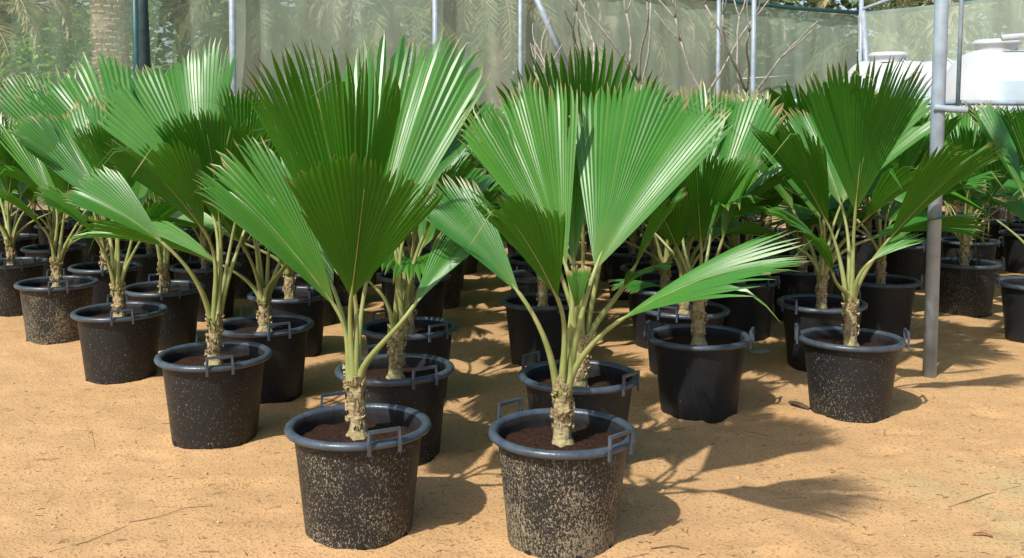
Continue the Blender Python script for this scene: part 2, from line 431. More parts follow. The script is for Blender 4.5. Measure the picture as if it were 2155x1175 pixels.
# ------------------------------------------------------------------ pot, soil, trunk
PH = .42
def pot_meshes():
    b = MB()
    b.lathe([(.17, .004), (.196, 0), (.2005, .006), (.2025, .03), (.222, .22), (.2395, .377), (.241, .405), (.2370, .405), (.2355, .377), (.226, .295)], 44)
    body = b.mesh('pot', M_POT); body.materials.append(M_INSIDE)
    body.polygons.foreach_set('material_index', [1 if i >= 44 * 6 else 0 for i in range(len(body.polygons))])
    b = MB(); rc, rr = .257, .0175
    b.lathe([(rc + rr * math.cos(a) * (1.05), .405 + rr * math.sin(a) * .9) for a in (2 * math.pi * i / 10 for i in range(10))], 56, close=True)
    rim = b.mesh('rim', M_RIM)
    b = MB()                                     # angular bail standing on the rim, local x = outwards
    path = [(.278, -.058, .377), (.2785, -.058, .421), (.2775, -.055, .461), (.2775, .055, .461), (.2785, .058, .421), (.278, .058, .377)]
    wd = [(.010, .014)] * 6
    for i in range(5):
        p, q = Vector(path[i]), Vector(path[i + 1]); c = (p + q) / 2; dlt = q - p; ln = dlt.length + (.010 if i == 2 else .0)
        rot = dlt.to_track_quat('Z', 'X').to_matrix()
        b.box(c, (.0100 if i != 2 else .0112, .0115 if i != 2 else .0125, ln), rot)
    handle = b.mesh('handle', M_RIM, smooth=False)
    soils = []
    for k in range(3):
        b = MB(); n = 36; rings = [.0, .05, .09, .13, .165, .195, .2185, .234]; v = [(0, 0, .370)]; f = []
        for j, r_ in enumerate(rings[1:]):
            for i in range(n):
                a = 2 * math.pi * i / n; x, y = r_ * math.cos(a), r_ * math.sin(a)
                v.append((x, y, .368 - .012 * (r_ / .234) ** 2 + .012 * noise.noise((x * 16 + k * 9, y * 16, k)) + .005 * noise.noise((x * 50, y * 50, k))))
        for i in range(n): f.append((0, 1 + i, 1 + (i + 1) % n))
        for j in range(len(rings) - 2):
            for i in range(n): f.append((1 + j * n + i, 1 + (j + 1) * n + i, 1 + (j + 1) * n + (i + 1) % n, 1 + j * n + (i + 1) % n))
        b.add(v, f); soils.append(b.mesh('soil', M_SOIL))
    b = MB(); n = 10; v = [(.2022, 0, .0)]
    pts = [(math.cos(math.pi * i / n) * .017, math.sin(math.pi * i / n) * .022 + .004) for i in range(n + 1)]
    v = [(.2035 + z_ * .10, y_, z_) for (y_, z_) in pts] + [(.190, y_, z_) for (y_, z_) in pts]
    f = [tuple(range(n + 1))] + [(i, i + n + 1, i + n + 2, i + 1) for i in range(n)]
    b.add(v, f); hole = b.mesh('drain_hole_shade', M_HOLESHADE)  # no recess: dark half-disc paints the shade of a drain opening
    return body, rim, handle, soils, hole
POT, RIM, HANDLE, SOILS, HOLE = pot_meshes()

def trunk_mesh(top, seed, dx=0, n=14, rings=16, flakes=26):
    r = random.Random(seed); b = MB(); z0 = .353; v = []; f = []
    for j in range(rings):
        t = j / (rings - 1); z = z0 + (top - z0) * t
        rad = .0315 + .020 * max(0, 1 - t * 5) ** 1.5 + .0025 * noise.noise((seed, t * 9, 1))
        cx = dx * t
        for i in range(n):
            a = 2 * math.pi * i / n
            k = 1 + .28 * noise.noise((math.cos(a) * 2, math.sin(a) * 2, z * 26 + seed))
            v.append((cx + rad * k * math.cos(a), rad * k * math.sin(a), z))
    for j in range(rings - 1):
        for i in range(n): f.append((j * n + i, j * n + (i + 1) % n, (j + 1) * n + (i + 1) % n, (j + 1) * n + i))
    f.append(tuple((rings - 1) * n + i for i in range(n)))
    b.add(v, f)
    for q in range(flakes):                      # torn leaf-base scales wrapped round the stem
        t = r.uniform(.1, .98) ** .8; z = z0 + (top - z0) * t; a = r.uniform(0, 6.28); wa = r.uniform(.35, .9); h = r.uniform(.012, .05)
        rad = .0335; lift = r.uniform(.003, .014); m = 5; vv = []
        for i in range(m):
            aa = a + wa * (i / (m - 1) - .5)
            vv.append((dx * t + rad * math.cos(aa), rad * math.sin(aa), z - .006))
        for i in range(m):
            aa = a + wa * (i / (m - 1) - .5) * .9; hh = h * (1 - abs(i / (m - 1) - .5)) * r.uniform(.6, 1.1); ro = rad + lift + .002
            vv.append((dx * t + ro * math.cos(aa), ro * math.sin(aa), z + hh))
        for i in range(m):
            aa = a + wa * (i / (m - 1) - .5) * .9; ro = rad - .004
            vv.append((dx * t + ro * math.cos(aa), ro * math.sin(aa), z + h * .55))
        ff = [(i, i + 1, m + i + 1, m + i) for i in range(m - 1)] + [(m + i, m + i + 1, 2 * m + i + 1, 2 * m + i) for i in range(m - 1)]
        b.add(vv, ff)
    return b.mesh('trunk', M_TRUNK, smooth=False)
TRUNKS = [trunk_mesh(.62, 40 + k) for k in range(5)]

PLANTS = {
 'A': (-0.582, 3.722, -62, 0.34, -0.014, 0.614, [
   ((-0.007, -0.03, 0.913), (-0.106, -0.4, 1.807), 21, (0.15, 0.7, 0.5), {'fold': 6, 'arch': 0.2, 'n': 26, 'split': 0.83}),
   ((-0.013, -0.07, 0.903), (0.113, -0.5, 1.422), 29, (0, 0.7, 0.7), {'fold': 6, 'arch': 0.3, 'n': 28, 'split': 0.9}),
   ((0.017, 0.08, 0.917), (0.217, 0.5, 1.938), 22, (-0.25, -1, 0.4), {'fold': 8, 'arch': 0.2, 'n': 28, 'split': 0.87}),
   ((-0.079, -0.03, 0.863), (-0.551, -0.05, 1.405), 22, (0.4, -0.7, 0.6), {'fold': 32, 'arch': 0.5, 'n': 26}),
   ((0.218, -0.1, 0.876), (0.451, 0.05, 1.125), 22, (-0.5, -0.6, 0.7), {'fold': 24, 'n': 22}),
   ((-0.119, 0.15, 0.905), (-0.358, 0.4, 1.26), 24, (0.3, -0.6, 0.7), {'fold': 20}),
 ]),
 'B': (0.185, 3.63, -46, 0.46, -0.002, 0.593, [
   ((0.113, -0.02, 1.009), (0.429, 0.36, 1.687), 28, (-0.38, -1, 0.2), {'fold': 8, 'cup': 0.3, 'n': 32, 'split': 0.87}),
   ((0.013, 0.04, 1.009), (-0.19, 0.38, 1.678), 24, (-0.12, -1, 0.3), {'fold': 24, 'arch': 0.2, 'n': 32}),
   ((-0.16, -0.05, 0.927), (-0.505, 0.1, 1.302), 21, (0.25, -0.7, 0.6), {'fold': 20, 'arch': 0.3, 'n': 26}),
   ((-0.025, -0.1, 0.919), (-0.25, -0.42, 1.308), 25, (0.4, 0.5, 0.7), {'fold': 14, 'arch': 0.3, 'n': 26}),
   ((0.19, -0.12, 0.843), (0.764, -0.42, 1.123), 24, (-0.1, -0.26, 1), {'fold': -4, 'arch': 0.5, 'split': 0.74, 'n': 24}),
   ((0.047, -0.04, 0.874), (0.046, -0.1, 1.037), 16, (0, -1, 0.2), {'stub': 1, 'arch': 0.9, 'fold': 0}),
   ((0.044, 0.12, 0.998), (0.034, 0.4, 1.574), 13, (0.2, -1, 0.3), {'fold': 10, 'n': 14, 'stub': 1}),
 ]),
 'C': (-1.449, 4.795, -68, 0.22, 0.008, 0.602, [
   ((-0.01, -0.1, 1.029), (-0.263, -0.45, 1.452), 35, (0.3, 0.6, 0.7), {'fold': 8, 'arch': 0.35}),
   ((0.052, -0.05, 1.046), (0.08, -0.38, 1.587), 30, (0, 0.6, 0.8), {'fold': 8}),
   ((-0.072, 0.2, 1.128), (-0.407, 0.55, 1.866), 34, (-0.1, -1, 0.3), {'fold': 14}),
   ((-0.186, -0.15, 0.974), (-0.62, -0.12, 1.24), 25, (0.3, -0.5, 0.8), {'fold': 18, 'arch': 0.4}),
   ((0.084, 0.08, 1.021), (0.233, -0.2, 1.687), 24, (0.4, 0.6, 0.3), {'fold': 10}),
   ((0.144, 0.1, 1.042), (0.267, 0.4, 1.36), 24, (-0.4, -0.4, 0.7), {'fold': 20}),
 ]),
 'G': (1.793, 5.232, -12, 0.26, -0.01, 0.66, [
   ((-0.009, -0.05, 1.083), (-0.055, -0.42, 1.875), 26, (0, 0.7, 0.7), {'fold': 5, 'arch': 0.25, 'n': 28, 'split': 0.83}),
   ((0.156, -0.08, 0.942), (0.507, -0.45, 1.443), 28, (-0.4, 0.6, 0.7), {'fold': 8, 'arch': 0.3, 'n': 28, 'split': 0.85}),
   ((-0.131, 0.0, 1.008), (-0.556, -0.3, 1.529), 24, (0.5, 0.3, 0.7), {'fold': 14}),
   ((-0.15, -0.15, 0.767), (-0.529, -0.4, 1.119), 24, (0.2, -0.2, 1), {'fold': -6, 'arch': 0.8, 'split': 0.72}),
   ((0.062, -0.1, 0.833), (0.337, -0.1, 0.969), 20, (-0.2, -0.3, 1), {'fold': 5, 'arch': 0.5, 'split': 0.72}),
   ((-0.013, 0.15, 1.096), (-0.14, 0.45, 1.653), 26, (0.0, -1, 0.4), {'fold': 16}),
 ]),
 'D': (-2.365, 5.973, -66, 0.2, -0.01, 0.587, [
   ((-0.086, -0.1, 0.858), (-0.349, -0.3, 1.153), 28.080000000000002, (0.3, -0.2, 1), {'fold': 10, 'arch': 0.6}),
   ((-0.039, 0.0, 0.989), (-0.489, 0.3, 1.619), 26.52, (0.4, -1, 0.2), {'fold': 26}),
   ((-0.263, 0.1, 1.198), (-0.625, 0.0, 1.525), 26.52, (0.4, -0.4, 0.7), {'fold': 24}),
   ((0.024, -0.05, 1.022), (0.093, -0.3, 1.558), 29.64, (0, 0.7, 0.7), {'fold': 6}),
   ((0.102, 0.0, 0.932), (0.188, 0.15, 1.472), 26.52, (-0.3, -1, 0.3), {'fold': 20}),
   ((0.162, -0.05, 0.852), (0.443, -0.2, 1.091), 24.96, (-0.2, 0.2, 1), {'fold': 6, 'arch': 0.5}),
 ]),
 'E': (-3.226, 7.017, -64, 0.42, 0.001, 0.589, [
   ((-0.041, -0.1, 0.802), (-0.266, -0.35, 1.084), 28.080000000000002, (0.3, 0.3, 0.9), {'fold': 8, 'arch': 0.4}),
   ((-0.0, 0.0, 0.959), (-0.285, 0.35, 1.597), 26.52, (0.2, -1, 0.3), {'fold': 20}),
   ((0.177, 0.1, 1.053), (-0.383, 0.35, 1.877), 21.84, (0.5, -0.8, 0.3), {'fold': 28}),
   ((0.089, -0.05, 0.93), (0.26, -0.3, 1.401), 29.64, (0, 0.7, 0.7), {'fold': 6}),
   ((0.148, 0.0, 0.825), (0.347, 0.1, 1.053), 24.96, (-0.4, -0.2, 0.9), {'fold': 10, 'arch': 0.5}),
 ]),
 'F': (-4.026, 7.984, -60, 0.28, -0.006, 0.61, [
 ]),
 'S7': (-0.536, 4.554, -55, 0.21, 0.017, 0.594, [
   ((0.074, 0.0, 1.078), (0.3, 0.3, 1.557), 28.080000000000002, (-0.3, -1, 0.3), {'fold': 20}),
   ((-0.03, 0.05, 1.072), (-0.352, 0.4, 1.604), 28.080000000000002, (0.2, -1, 0.3), {'fold': 20}),
   ((-0.063, -0.05, 0.779), (-0.396, -0.1, 0.981), 24.96, (0.2, 0, 1), {'fold': 6, 'arch': 0.6}),
   ((0.15, 0.0, 1.034), (0.393, -0.1, 1.386), 26.52, (-0.4, 0.2, 0.8), {'fold': 10}),
   ((0.02, 0.1, 1.134), (0.046, 0.2, 1.781), 28.080000000000002, (0, -1, 0.3), {'fold': 20}),
 ]),
 'S8': (-1.39, 5.565, -60, 0.12, -0.045, 0.598, [
 ]),
 'S9': (-0.569, 5.488, -50, 0.09, -0.031, 0.585, [
 ]),
 'S10': (-2.395, 6.815, -62, 0.18, 0.003, 0.583, [
   ((-0.056, 0.05, 0.972), (-0.173, -0.2, 1.718), 31.200000000000003, (0.1, 0.5, 0.8), {'fold': 8}),
   ((-0.155, 0.05, 0.972), (-0.87, 0.45, 1.906), 24.96, (0.5, -1, 0.3), {'fold': 26}),
   ((-0.007, 0.1, 1.001), (-0.147, 0.55, 1.911), 32.76, (0, -1, 0.4), {'fold': 14}),
   ((0.091, 0.0, 0.911), (0.296, 0.1, 1.397), 28.080000000000002, (-0.3, -0.6, 0.7), {'fold': 16}),
   ((-0.037, -0.1, 0.856), (-0.188, -0.35, 1.16), 26.52, (0.2, 0.2, 1), {'fold': 6, 'arch': 0.5}),
 ]),
 'S11': (-1.47, 6.551, -40, 0.09, -0.013, 0.605, [
 ]),
 'S12': (-3.205, 7.801, -60, 0.18, 0.012, 0.594, [
 ]),
 'S13': (-2.409, 7.801, -60, 0.12, 0.03, 0.613, [
 ]),
 'S14': (-4.137, 8.978, -60, 0.18, -0.009, 0.58, [
 ]),
 'S15': (-3.169, 8.715, -60, 0.18, 0.003, 0.567, [
 ]),
 'S19': (-0.728, 7.32, -60, 0.09, 0.036, 0.618, [
 ]),
 'S20': (0.299, 4.442, -40, 0.18, 0.016, 0.596, [
   ((0.007, -0.02, 1.07), (-0.038, -0.35, 1.86), 29.64, (0, 0.7, 0.7), {'fold': 6, 'n': 24, 'split': 0.8}),
   ((0.239, 0.0, 0.897), (0.453, -0.1, 1.245), 26.52, (-0.4, 0.1, 0.8), {'fold': 14}),
   ((-0.141, 0.1, 1.013), (-0.374, 0.45, 1.591), 28.080000000000002, (0.2, -1, 0.3), {'fold': 20}),
   ((0.191, -0.05, 0.819), (0.322, -0.3, 0.94), 26.52, (-0.2, 0.1, 1), {'fold': 0, 'arch': 0.7}),
   ((0.12, 0.1, 1.013), (0.289, 0.45, 1.557), 28.080000000000002, (-0.2, -1, 0.3), {'fold': 20}),
   ((-0.081, 0.0, 0.982), (-0.376, -0.1, 1.203), 24.96, (0.4, -0.2, 0.8), {'fold': 10}),
 ]),
 'S21': (0.199, 6.341, -60, 0.06, -0.009, 0.589, [
 ]),
 'S22': (0.999, 5.267, -20, 0.072, -0.0, 0.66, [
   ((0.001, -0.05, 0.909), (-0.089, -0.4, 1.395), 32.76, (0, 0.7, 0.7), {'fold': 6}),
   ((0.121, 0.0, 0.916), (0.304, -0.05, 1.371), 21.84, (-0.6, -0.4, 0.5), {'fold': 36}),
   ((-0.188, -0.1, 0.691), (-0.488, -0.25, 0.716), 28.080000000000002, (0.2, 0, 1), {'fold': 0, 'arch': 0.6}),
   ((-0.06, 0.15, 0.911), (-0.15, 0.55, 1.683), 29.64, (0.2, -1, 0.3), {'fold': 18}),
   ((0.095, 0.15, 0.963), (0.25, 0.55, 1.738), 29.64, (-0.2, -1, 0.3), {'fold': 18}),
   ((-0.119, -0.05, 0.884), (-0.32, -0.4, 1.209), 29.64, (0.3, 0.6, 0.7), {'fold': 8}),
 ]),
 'S23': (1.047, 6.049, -120, 0.072, 0.003, 0.66, [
 ]),
 'S26': (1.945, 6.208, -150, 0.12, -0.013, 0.639, [
 ]),
 'S27': (2.669, 7.187, -25, 0.09, -0.011, 0.635, [
 ]),
 'S28': (3.644, 7.984, -20, 0.27, -0.051, 0.61, [
 ]),
 'S29': (4.366, 9.478, -40, 0.24, -0.006, 0.66, [
 ]),
 'S30': (3.705, 6.976, 170, 0.09, -0.005, 0.594, [
 ]),
 'S31': (4.425, 10.665, -30, 0.18, -0.004, 0.604, [
 ]),
 'S24': (1.054, 6.815, -50, 0.09, -0.001, 0.583, [
 ]),
 'S32': (1.643, 7.101, -50, 0.06, -0.002, 0.577, [
 ]),
 'S33': (2.26, 7.699, -50, 0.09, -0.003, 0.57, [
 ]),
 'S34': (5.591, 11.164, -50, 0.12, -0.006, 0.613, [
 ]),
}

LABELS = {
 'A': 'potted fan palm in front left with a tall folded fan half dark half glossy',
 'B': 'potted fan palm in mud-speckled front pot, a low bright leaf reaching right',
 'C': 'potted fan palm left of the front pair, with a wide dark leaf spreading left',
 'G': 'potted fan palm just left of the thick grey post, upright dark fan on top',
 'D': 'potted fan palm with thin stalks, third pot of the left diagonal edge counted from front',
 'E': 'potted fan palm in sand-dusted pot, fourth of the left diagonal edge',
 'F': 'potted fan palm cut by the left picture edge beside the sand-dusted pot',
 'S7': 'potted fan palm directly behind the front left palm, pot half hidden',
 'S8': 'shaded potted fan palm directly behind the dark-leaved palm left of the front pair',
 'S9': 'shaded potted fan palm third in the column behind the front left palm',
 'S10': 'potted fan palm standing directly behind the thin-stalked palm of the left edge',
 'S11': 'potted fan palm with pale bare trunk in shade, third of its column left of centre',
 'S12': 'potted fan palm directly behind the sand-dusted pot on the left',
 'S13': 'potted fan palm third in the column behind the thin-stalked left palm',
 'S14': 'potted fan palm behind the one cut by the left picture edge',
 'S15': 'potted fan palm third in the column behind the sand-dusted pot',
 'S19': 'potted fan palm fourth in the column behind the front left palm',
 'S20': 'potted fan palm directly behind the front centre palm, dark spiky fan above it',
 'S21': 'potted fan palm third in the column behind the mud-speckled front pot',
 'S22': 'potted fan palm in clean black pot right of the front centre palm, all in shade',
 'S23': 'potted fan palm directly behind the clean black pot right of centre',
 'S24': 'potted fan palm third in the column behind the clean black pot',
 'S26': 'potted fan palm directly behind the upright dark fan palm near the grey post',
 'S27': 'potted fan palm in plain dark pot seen just left of the thick grey post',
 'S28': 'potted fan palm in dusty pot just right of the thick grey post',
 'S29': 'potted fan palm behind the dusty pot right of the grey post',
 'S30': 'potted fan palm cut by the right picture edge',
 'S31': 'far potted fan palm whose small-looking pot shows just left of the grey post',
 'S32': 'potted fan palm in deep shade between the clean black pot and the grey post',
 'S33': 'potted fan palm half hidden behind two palms left of the grey post',
 'S34': 'far potted fan palm near the right edge under the steel rail',
}
GROUP = 'fan palms in black pots'
def potted_palm(x, y, hd, dust, label, group, seed, full=True):
    root = empty('potted_palm', (x, y, gz(x, y) - .006)); tag(root, label, 'potted palm', group)
    r = random.Random(seed)
    rz = r.uniform(0, 6.28)
    p = link('pot', POT, root); p.rotation_euler = (0, 0, rz); p.color = (dust, dust, dust, 1)
    q = link('rim', RIM, p); q.rotation_euler = (0, 0, 0)
    for k in (0, 180):
        h = link('handle', HANDLE, p); h.rotation_euler = (0, 0, R(hd + k) - rz)
    if full:
        for a in (-75, -20 - r.uniform(0, 20), -150 + r.uniform(0, 20)):
            o = link('drain_hole_shade', HOLE, p); o.rotation_euler = (0, 0, R(a + r.uniform(-8, 8)) - rz)
    so = link('soil', SOILS[seed % 3], root); so.rotation_euler = (0, 0, r.uniform(0, 6.28))
    # a slight lean as set down by hand
    root.rotation_euler = (R(r.uniform(-.8, .8)), R(r.uniform(-.8, .8)), 0)
    return root
def random_crown(root, seed, nf, dx=0, dz=0, s=1):
    r = random.Random(seed); a = r.uniform(0, 6.28)
    for i in range(nf):
        t = i / (nf - 1); k = min(15, max(0, int(t * 15 + r.uniform(-1, 2))))
        canon_frond(root, k, a + i * 2.39996 + r.uniform(-.3, .3), s * r.uniform(.88, 1.06), dx, dz)
for n_, (key, (x, y, hd, dust, dx, top, fr)) in enumerate(PLANTS.items()):
    root = potted_palm(x, y, hd, dust, LABELS[key], GROUP, 10 + n_)
    if fr:
        link('trunk', trunk_mesh(top, n_ + 3, dx, flakes=48), root)
        crown = Vector((dx, 0, top))
        for i, sp in enumerate(fr): hero_frond(root, crown, sp, 1000 + n_ * 20 + i)
    else:
        tr = link('trunk', TRUNKS[n_ % 5], root); tr.rotation_euler = (0, 0, n_)
        random_crown(root, 300 + n_, 8, 0, top - .62)

# sand banked up against the front pots
gme = bpy.data.objects['ground'].data; co = np.empty(len(gme.vertices) * 3); gme.vertices.foreach_get('co', co); co = co.reshape(-1, 3)
for (x, y, *_q) in PLANTS.values():
    d_ = np.hypot(co[:, 0] - x, co[:, 1] - y); ang = np.arctan2(co[:, 1] - y, co[:, 0] - x)
    co[:, 2] += np.where(d_ < .6, (.008 + .004 * np.sin(ang * 3 + x * 9) + .002 * np.sin(ang * 7 + y * 5)) * np.exp(-np.maximum(0, d_ - .205) ** 2 / .0022), 0)
gme.vertices.foreach_set('co', co.ravel()); gme.update()

# the rows that go on behind, told apart only by their block
BACK = []
def col_(x, ys, side):
    for y in ys: BACK.append((x, y * 1.1, side))
col_(-5.0, (8.1, 9.0, 9.9, 10.8), 0); col_(-5.9, (9.4, 10.3, 11.2), 0); col_(-6.7, (10.8, 11.7), 0)
col_(-4.1, (9.1, 9.95, 10.8, 11.7), 0); col_(-3.25, (8.85, 9.7, 10.5, 11.4), 0); col_(-2.4, (8.0, 8.8, 9.6, 10.5, 11.4), 0)
col_(-1.5, (6.85, 7.7, 8.55, 9.4, 10.3, 11.2), 1); col_(-.62, (7.55, 8.4, 9.25, 10.1, 11.0), 1)
col_(.22, (6.7, 7.55, 8.4, 9.3, 10.2, 11.2), 1); col_(1.08, (7.1, 7.95, 8.8, 9.7, 10.6, 11.6), 1)
col_(1.85, (7.5, 8.4, 9.3, 10.2, 11.2), 1); col_(2.7, (7.7, 8.5, 9.4, 10.3, 11.3), 2); col_(3.6, (8.4, 9.2, 10.1, 11.0), 2)
col_(4.5, (10.6, 11.4), 2); col_(5.3, (8.3, 9.2, 11.1), 2); col_(6.1, (9.6, 10.6, 11.6), 2); col_(4.75, (7.4,), 2)
BL = ['fan palm in black pot in the back rows of the left block', 'fan palm in black pot in the shaded back rows behind the centre palms',
      'fan palm in black pot in the back rows beyond the grey post']
BG = ['back row palms on the left', 'back row palms in the centre', 'back row palms on the right']
for i, (x, y, sd) in enumerate(BACK):
    r = random.Random(900 + i); x += r.uniform(-.06, .06); y += r.uniform(-.05, .05)
    root = potted_palm(x, y, -60 + r.uniform(-20, 20), r.uniform(.1, .4), BL[sd], BG[sd], 200 + i, full=False)
    tr = link('trunk', TRUNKS[i % 5], root); tr.rotation_euler = (0, 0, i)
    random_crown(root, 700 + i, r.choice((6, 7, 8)), 0, 0, r.uniform(.84, 1.08))

# ------------------------------------------------------------------ thick grey post, rail
def post(name, x, y, h, rad, label, cat='post', group=None, mat=None, lean=(0, 0)):
    b = MB(); b.tube([(x, y, -.1), (x + lean[0] * .5, y + lean[1] * .5, h * .5), (x + lean[0], y + lean[1], h)], rad, 20)
    o = b.build(name, mat or M_GALV); return tag(o, label, cat, group)
root = empty('steel_post', (2.537, 5.995, 0)); tag(root, 'thick grey galvanised steel post standing in the sand at right', 'post')
b = MB(); b.tube([(0, 0, -.1), (.02, 0, 1.9), (.045, 0, 3.6)], .0405, 24); b.build('tube', M_GALV, root)
b = MB(); b.tube([(-.02, -.03, 1.625), (.075, -.055, 1.615), (.16, -.075, 1.61)], .021, 14, cap=False)
cl = b.build('side_pipe', M_GALV, root)
b = MB(); b.tube([(.1605, -.0752, 1.61), (.162, -.0756, 1.61)], .0185, 14); b.build('pipe_mouth_shade', M_HOLESHADE, cl)  # dark disc paints the shade inside the open pipe end
root = empty('steel_rail', (2.1, 8.67, 0)); tag(root, 'horizontal galvanised rail on thin posts crossing behind the thick grey post', 'rail')
b = MB(); b.tube([(-.05, 0, 1.715), (2.5, 0, 1.70), (5.2, 0, 1.675)], .024, 12); b.build('bar', M_GALV, root)
b = MB(); b.tube([(0, .05, -.1), (0, .05, 3.4)], .021, 12); b.build('support', M_GALV, root)
b = MB(); b.tube([(5.0, .05, -.1), (5.0, .05, 3.4)], .021, 12); b.build('support', M_GALV, root)
b = MB(); b.tube([(1.74, -.05, 1.60), (1.77, -.05, 3.5)], .018, 12); b.build('support', M_GALV, root)
# ------------------------------------------------------------------ net fences
CORNER = Vector((7.64, 22.1)); LEFT = Vector((-11.0, 13.0)); RIGHT = Vector((14.5, 13.5))
def ray_hit(px):            # point on the left fence line at a given bearing
    k = (px - 1077.5) / 2100.; d_ = CORNER - LEFT
    t = (k * LEFT.y - LEFT.x) / (d_.x - k * d_.y); return LEFT + d_ * t
def net_sheet(a, b_, h0, h1, seed, off):
    n = 160; m = 14; v = []; f = []; dr = (b_ - a); nr = Vector((-dr.y, dr.x)).normalized()
    for j in range(m):
        for i in range(n):
            t = i / (n - 1); p = a + dr * t; h = (h0 + (h1 - h0) * t) * j / (m - 1)
            w_ = .03 * noise.noise((p.x * 5 + seed, h * .35, 4)) + .09 * noise.noise((p.x * .8, p.y * .8, h * .5 + seed)) * math.sin(math.pi * j / (m - 1)) + .015 * noise.noise((p.x * 3, h * .7, seed))
            q = p + nr * (w_ + off); v.append((q.x, q.y, h + .0))
    for j in range(m - 1):
        for i in range(n - 1): f.append((j * n + i, j * n + i + 1, (j + 1) * n + i + 1, (j + 1) * n + i))
    b = MB(); b.add(v, f); return b
fl = empty('net_fence', (0, 0, 0)); tag(fl, 'long grey-green shade net fence running behind the palms to the far corner', 'fence')
H0, H1 = 4.6, 3.92
SEAM = ray_hit(497); HS = H0 + (H1 - H0) * (SEAM - LEFT).length / (CORNER - LEFT).length
net_sheet(LEFT, SEAM, H0, HS, 1, .06).build('net', M_NETL, fl)
net_sheet(SEAM, CORNER, HS, H1, 1, .06).build('net', M_NET, fl)
def rail3(a, b_, ha, hb, rad, mat, name, parent, off=0):
    b = MB(); pts = []
    for i in range(13):
        t = i / 12; p = a + (b_ - a) * t; pts.append((p.x, p.y + off, ha + (hb - ha) * t - .05 * math.sin(math.pi * ((t * 4) % 1))))
    b.tube(pts, rad, 10); return b.build(name, mat, parent)
rail3(LEFT, CORNER, H0, H1, .045, M_GREENBAR, 'top_rail', fl, 0)
for k, (px, rd) in enumerate(((-40, .045), (497, .052), (918, .05), (1095, .038), (1507, .042), (1803, .05))):
    p = ray_hit(px) if px != 1803 else CORNER
    b = MB(); b.tube([(p.x, p.y - .12, -.1), (p.x - .0, p.y - .12, 4.7)], rd, 12); b.build('fence_post', M_GALV, fl)
p = ray_hit(1190); q = ray_hit(1118)
b = MB(); b.tube([(p.x + .1, p.y - .25, 2.3), (q.x, q.y - .12, 4.0)], .055, 10); b.build('brace', M_GALV, fl)
b = MB(); b.tube([(CORNER.x + .30, CORNER.y - .4, 0), (CORNER.x + .02, CORNER.y - .16, 3.95)], .06, 10); b.build('brace', M_GALV, fl)
p = ray_hit(1560); q = ray_hit(1660)
b = MB(); b.tube([(p.x, p.y - .05, 2.42), (q.x, q.y - .05, 2.5)], .012, 6); b.build('tie_wire', M_TANK, fl)
fr_ = empty('net_fence', (0, 0, 0)); tag(fr_, 'pale shade net fence behind the white tanks on the right', 'fence')
net_sheet(CORNER, RIGHT, H1, H1 + .1, 5, -.06).build('net', M_NET2, fr_)
rail3(CORNER, RIGHT, H1, H1 + .1, .045, M_GREENBAR, 'top_rail', fr_)
for t in (.42, .8):
    p = CORNER + (RIGHT - CORNER) * t
    b = MB(); b.tube([(p.x, p.y - .1, -.1), (p.x, p.y - .1, 4.2)], .05, 12); b.build('fence_post', M_GALV, fr_)
b = MB(); b.tube([(CORNER.x, CORNER.y - .14, 3.98), (CORNER.x + 1.3, CORNER.y - .5, 4.45)], .04, 8); b.build('brace', M_GALV, fr_)
# dark post wrapped in folded net
p = ray_hit(310)
dp = empty('wrapped_post', (p.x, p.y - .25, 0)); tag(dp, 'dark teal post wrapped in folded net at upper left', 'post')
b = MB(); b.tube([(-.05, 0, -.1), (-.05, 0, 4.6)], .055, 14); b.build('post_tube', M_GREENBAR, dp)
b = MB(); b.tube([(.04, .05, .0), (.05, .05, 1.8), (.04, .05, 3.0), (.02, .05, 4.6)], [.12, .11, .09, .075], 14); b.build('folded_net', M_DARKNET, dp)

